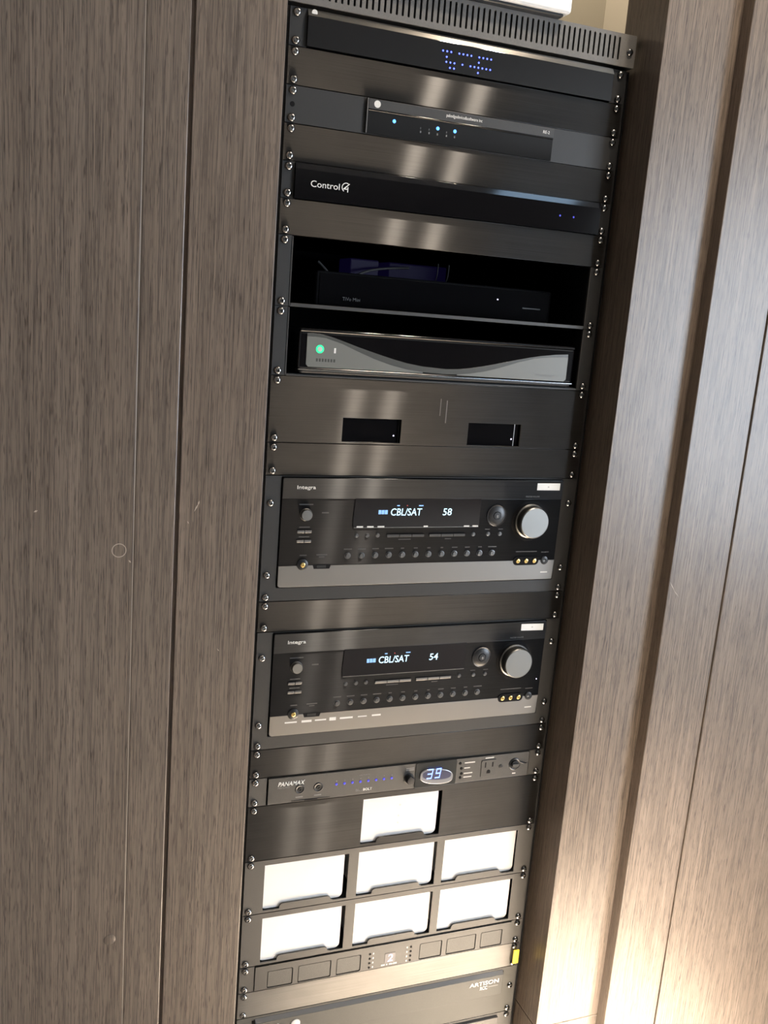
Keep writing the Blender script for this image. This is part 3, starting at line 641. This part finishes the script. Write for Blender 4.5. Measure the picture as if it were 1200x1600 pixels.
sc = shape('screen', [rr(-5.4, 12.4, T + 18.6, T + 35.6, 1.2, 3)], 1.4, 2.0, M('pale_lit_screen', (0.03, 0.03, 0.05), 0.3), t)
text('2', -1.0, 8.0, T + 20.6, T + 33.8, 2.0, M('pale_digit_glow', (0.4, 0.4, 0.5), 0.4, emit=(0.75, 0.75, 1.0), es=1.0), sc, bold=0.12, shear=0.12, name='display_text')
dashes('printed_mark', [(-11, -4.6, T + 37.6, T + 40.2), (-2.6, 0, T + 37.6, T + 40.2), (2.4, 8, T + 37.6, T + 40.2), (9, 16, T + 37.6, T + 40.2)], 1.6, PALE, t)
screws(t, 30, 1)

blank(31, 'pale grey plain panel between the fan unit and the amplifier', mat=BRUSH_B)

# ================================================================== u32-34 amplifier, u34-36 last unit
T = u(32)
t = thing('power_amplifier', 'two-unit grey amplifier with white lettering near the bottom of the rack', 'amplifier', u(34))
plate(t, 32, 2, AMPG, o0=-3, o1=0)
box('body', -215, 215, T + 3, u(34) - 3, -330, -3, DARK, t)
for sx in (-1, 1): box('handle_recess', sx * 216.4 - 1.2, sx * 216.4 + 1.2, T + 7, T + 47, -0.2, 0.5, DARK, t)
shape('front_plate', [rect(-213, 215, T + 9.5, T + 47.5)], -1, 5.0, AMPG, t, 0.6)
bm = bmesh.new()
vs = [bm.verts.new(P(*q)) for q in ((-213, T + 4.5, -1), (215, T + 4.5, -1), (215, T + 4.5, 0.3), (-213, T + 4.5, 0.3), (-213, T + 9.5, 5), (215, T + 9.5, 5), (215, T + 9.5, -1), (-213, T + 9.5, -1))]
for q in ((3, 2, 5, 4), (0, 1, 2, 3), (4, 5, 6, 7), (0, 3, 4, 7), (1, 6, 5, 2), (0, 7, 6, 1)): bm.faces.new([vs[k] for k in q])
finish('top_chamfer', bm, BEZEL, t)
x0, d0 = at(154.9, 1443.4, 5); x1, d1 = at(210.4, 1450.2, 5)
text('ARTISON', x0, x1, d0 - 0.6, d1 + 0.4, 5.0, PRINT, t, bold=0.22)
x0, d0 = at(175.6, 1452.6, 5); x1, d1 = at(189.2, 1459.6, 5)
text('RCC', x0, x1, d0, d1, 5.0, PRINT, t, bold=0.22)
x0, d0 = at(191.4, 1454.6, 5); dashes('printed_mark', [(x0, x0 + 18, d0, d0 + 1.8)], 5.0, DIM, t)
x0, d0 = at(-147.5, 1449.5, 5); lathe('level_knob', x0, d0, 5, [(7.6, 0), (7.4, 1.2), (6.6, 1.6), (0, 1.8)], PALE, t, 28)
x0, d0 = at(-176, 1446.5, 5); lathe('indicator', x0, d0, 5, [(2.6, 0), (2.4, 0.6), (0, 0.8)], PALE, t, 16)
screws(t, 32, 2, left=[38.1, U + 38.1], right=[38.1, U + 38.1])
T = u(34)
t = thing('surge_unit', 'grey rack unit cut off by the bottom edge of the picture', 'rack unit', u(36))
plate(t, 34, 2, GREYM)
shape('front_plate', [rect(-214, 215, T + 6, u(36) - 6)], -1, 4, GREYM, t, 0.6)
box('body', -215, 215, T + 3, u(36) - 3, -330, -3, DARK, t)
lathe('power_button', -150, T + 34, 4, [(9, 0), (9, 1.6), (8, 2.4), (0, 2.4)], SATIN, t, 24)
screws(t, 34, 2)
t = thing('drawer_panel', 'plain lowest black panel filling the foot of the rack', 'panel', 1700)
shape('faceplate', [rect(-241.3, 241.3, u(36) + 0.4, 1699)], -3, 0, MATTE, t, 0.3)

# yellow tag on the right rail
t = thing('yellow_tag', 'small yellow tag stuck on the right rack ear near the bottom', 'tag', 1415.4, 234.6, 0)
bm = bmesh.new(); wbox(bm, P(229.2, 1415.0, 6.2), P(240.2, 1389.4, 3.6), 0.0005, 1); finish('tag_body', bm, YELLOW, t)
box('tag_clip', 231.5, 237.5, 1398, 1404, 0.2, 3.6, YELLOW, t)
screws_parent = t

# ================================================================== marks on the wood
def ring_mark(x, z, r, y):
    put('ring_mark', lathe_mesh('ring_mark', [(r + 0.45, -0.2), (r + 0.45, 0.15), (r - 0.45, 0.15), (r - 0.45, -0.2)], 30, SCRATCH), (x, y, z), None, wl_)
def scratch(x, z, dx, dz, w, y, par):
    n_ = Vector((-dz, 0, dx)).normalized() * w; a_, b_ = Vector((x, y, z)), Vector((x + dx, y, z + dz)); o_ = Vector((0, -0.00012, 0))
    bm = bmesh.new(); m_ = (a_ + b_) / 2
    f_ = [bm.verts.new(v + o_) for v in (a_, m_ - n_, b_, m_ + n_)]; k_ = [bm.verts.new(v - o_) for v in (a_, m_ - n_, b_, m_ + n_)]
    bm.faces.new(f_); bm.faces.new(k_[::-1])
    for i in range(4): bm.faces.new((f_[i], k_[i], k_[(i + 1) % 4], f_[(i + 1) % 4]))
    finish('scratch', bm, SCRATCH, par)
ring_mark(-0.4364, -0.6582, 8.2, PY)
put('screw_cap', lathe_mesh('screw_cap', [(7.6, -0.3), (7.6, 0.15), (7.0, 0.5), (0, 0.6)], 30, WOOD), (-0.4386, PY, -1.1912), None, wl_)
scratch(-0.3446, -0.6156, 0.0058, 0.0115, 0.0009, FY, wl_); scratch(-0.3400, -0.6070, 0.0020, 0.0060, 0.0010, FY, wl_); scratch(-0.3525, -0.6270, 0.0022, -0.0040, 0.0006, FY, wl_)
scratch(-0.4250, -0.6705, 0.0030, -0.0035, 0.0010, PY, wl_); scratch(-0.5330, -0.6105, 0.0045, 0.0020, 0.0012, PY, wl_); scratch(-0.3080, -0.7990, 0.0030, -0.0035, 0.0005, FY, wl_)
scratch(0.3815, -0.7225, 0.0110, -0.0150, 0.0006, PY, wr); scratch(0.3905, -0.7360, 0.0110, -0.0110, 0.0004, PY, wr)

# ================================================================== ceiling downlights
for k, (x, y) in enumerate(LAMPS):
    t = thing('ceiling_downlight', ('left' if k == 0 else 'right') + ' lamp of the twin recessed downlight in the ceiling before the rack', 'downlight', -CEIL * 1000 + 6, x * 1000, -y * 1000, group='twin recessed downlights')
    bm = bmesh.new(); bmesh.ops.create_circle(bm, segments=28, radius=0.022, cap_ends=True, matrix=Matrix.Translation((x, y, CEIL - 0.004))); finish('lens', bm, LAMPM, t)
    bm = bmesh.new()
    r = bmesh.ops.create_cone(bm, cap_ends=False, segments=28, radius1=0.044, radius2=0.036, depth=0.006, matrix=Matrix.Translation((x, y, CEIL - 0.003))); finish('trim_ring', bm, WHITE, t)

t = thing('added_puck_light', 'small unseen puck light added to brighten the rack niche', 'downlight', -CEIL * 1000 + 8, NICHE[0] * 1000, -NICHE[1] * 1000)
bm = bmesh.new(); bmesh.ops.create_cone(bm, cap_ends=False, segments=28, radius1=0.036, radius2=0.040, depth=0.008, matrix=Matrix.Translation((NICHE[0], NICHE[1], CEIL - 0.004))); finish('trim_ring', bm, WHITE, t)
bm = bmesh.new(); bmesh.ops.create_circle(bm, segments=28, radius=0.034, cap_ends=True, matrix=Matrix.Translation((NICHE[0], NICHE[1], CEIL - 0.003))); finish('lens', bm, PAPER, t)

t = thing('added_panel_light', 'unseen cool ceiling panel added for the blue reflection on the controller', 'ceiling light', -CEIL * 1000 + 12, 1085, 1500)  # added glowing panel, out of view, mirrored as blue in the controller's top facet
wallbox('frame', (0.92, -1.62, CEIL - 0.010), (1.25, -1.38, CEIL), WHITE, t, 0.002)
wallbox('diffuser', (0.94, -1.60, CEIL - 0.012), (1.23, -1.40, CEIL - 0.009), PANELM, t)
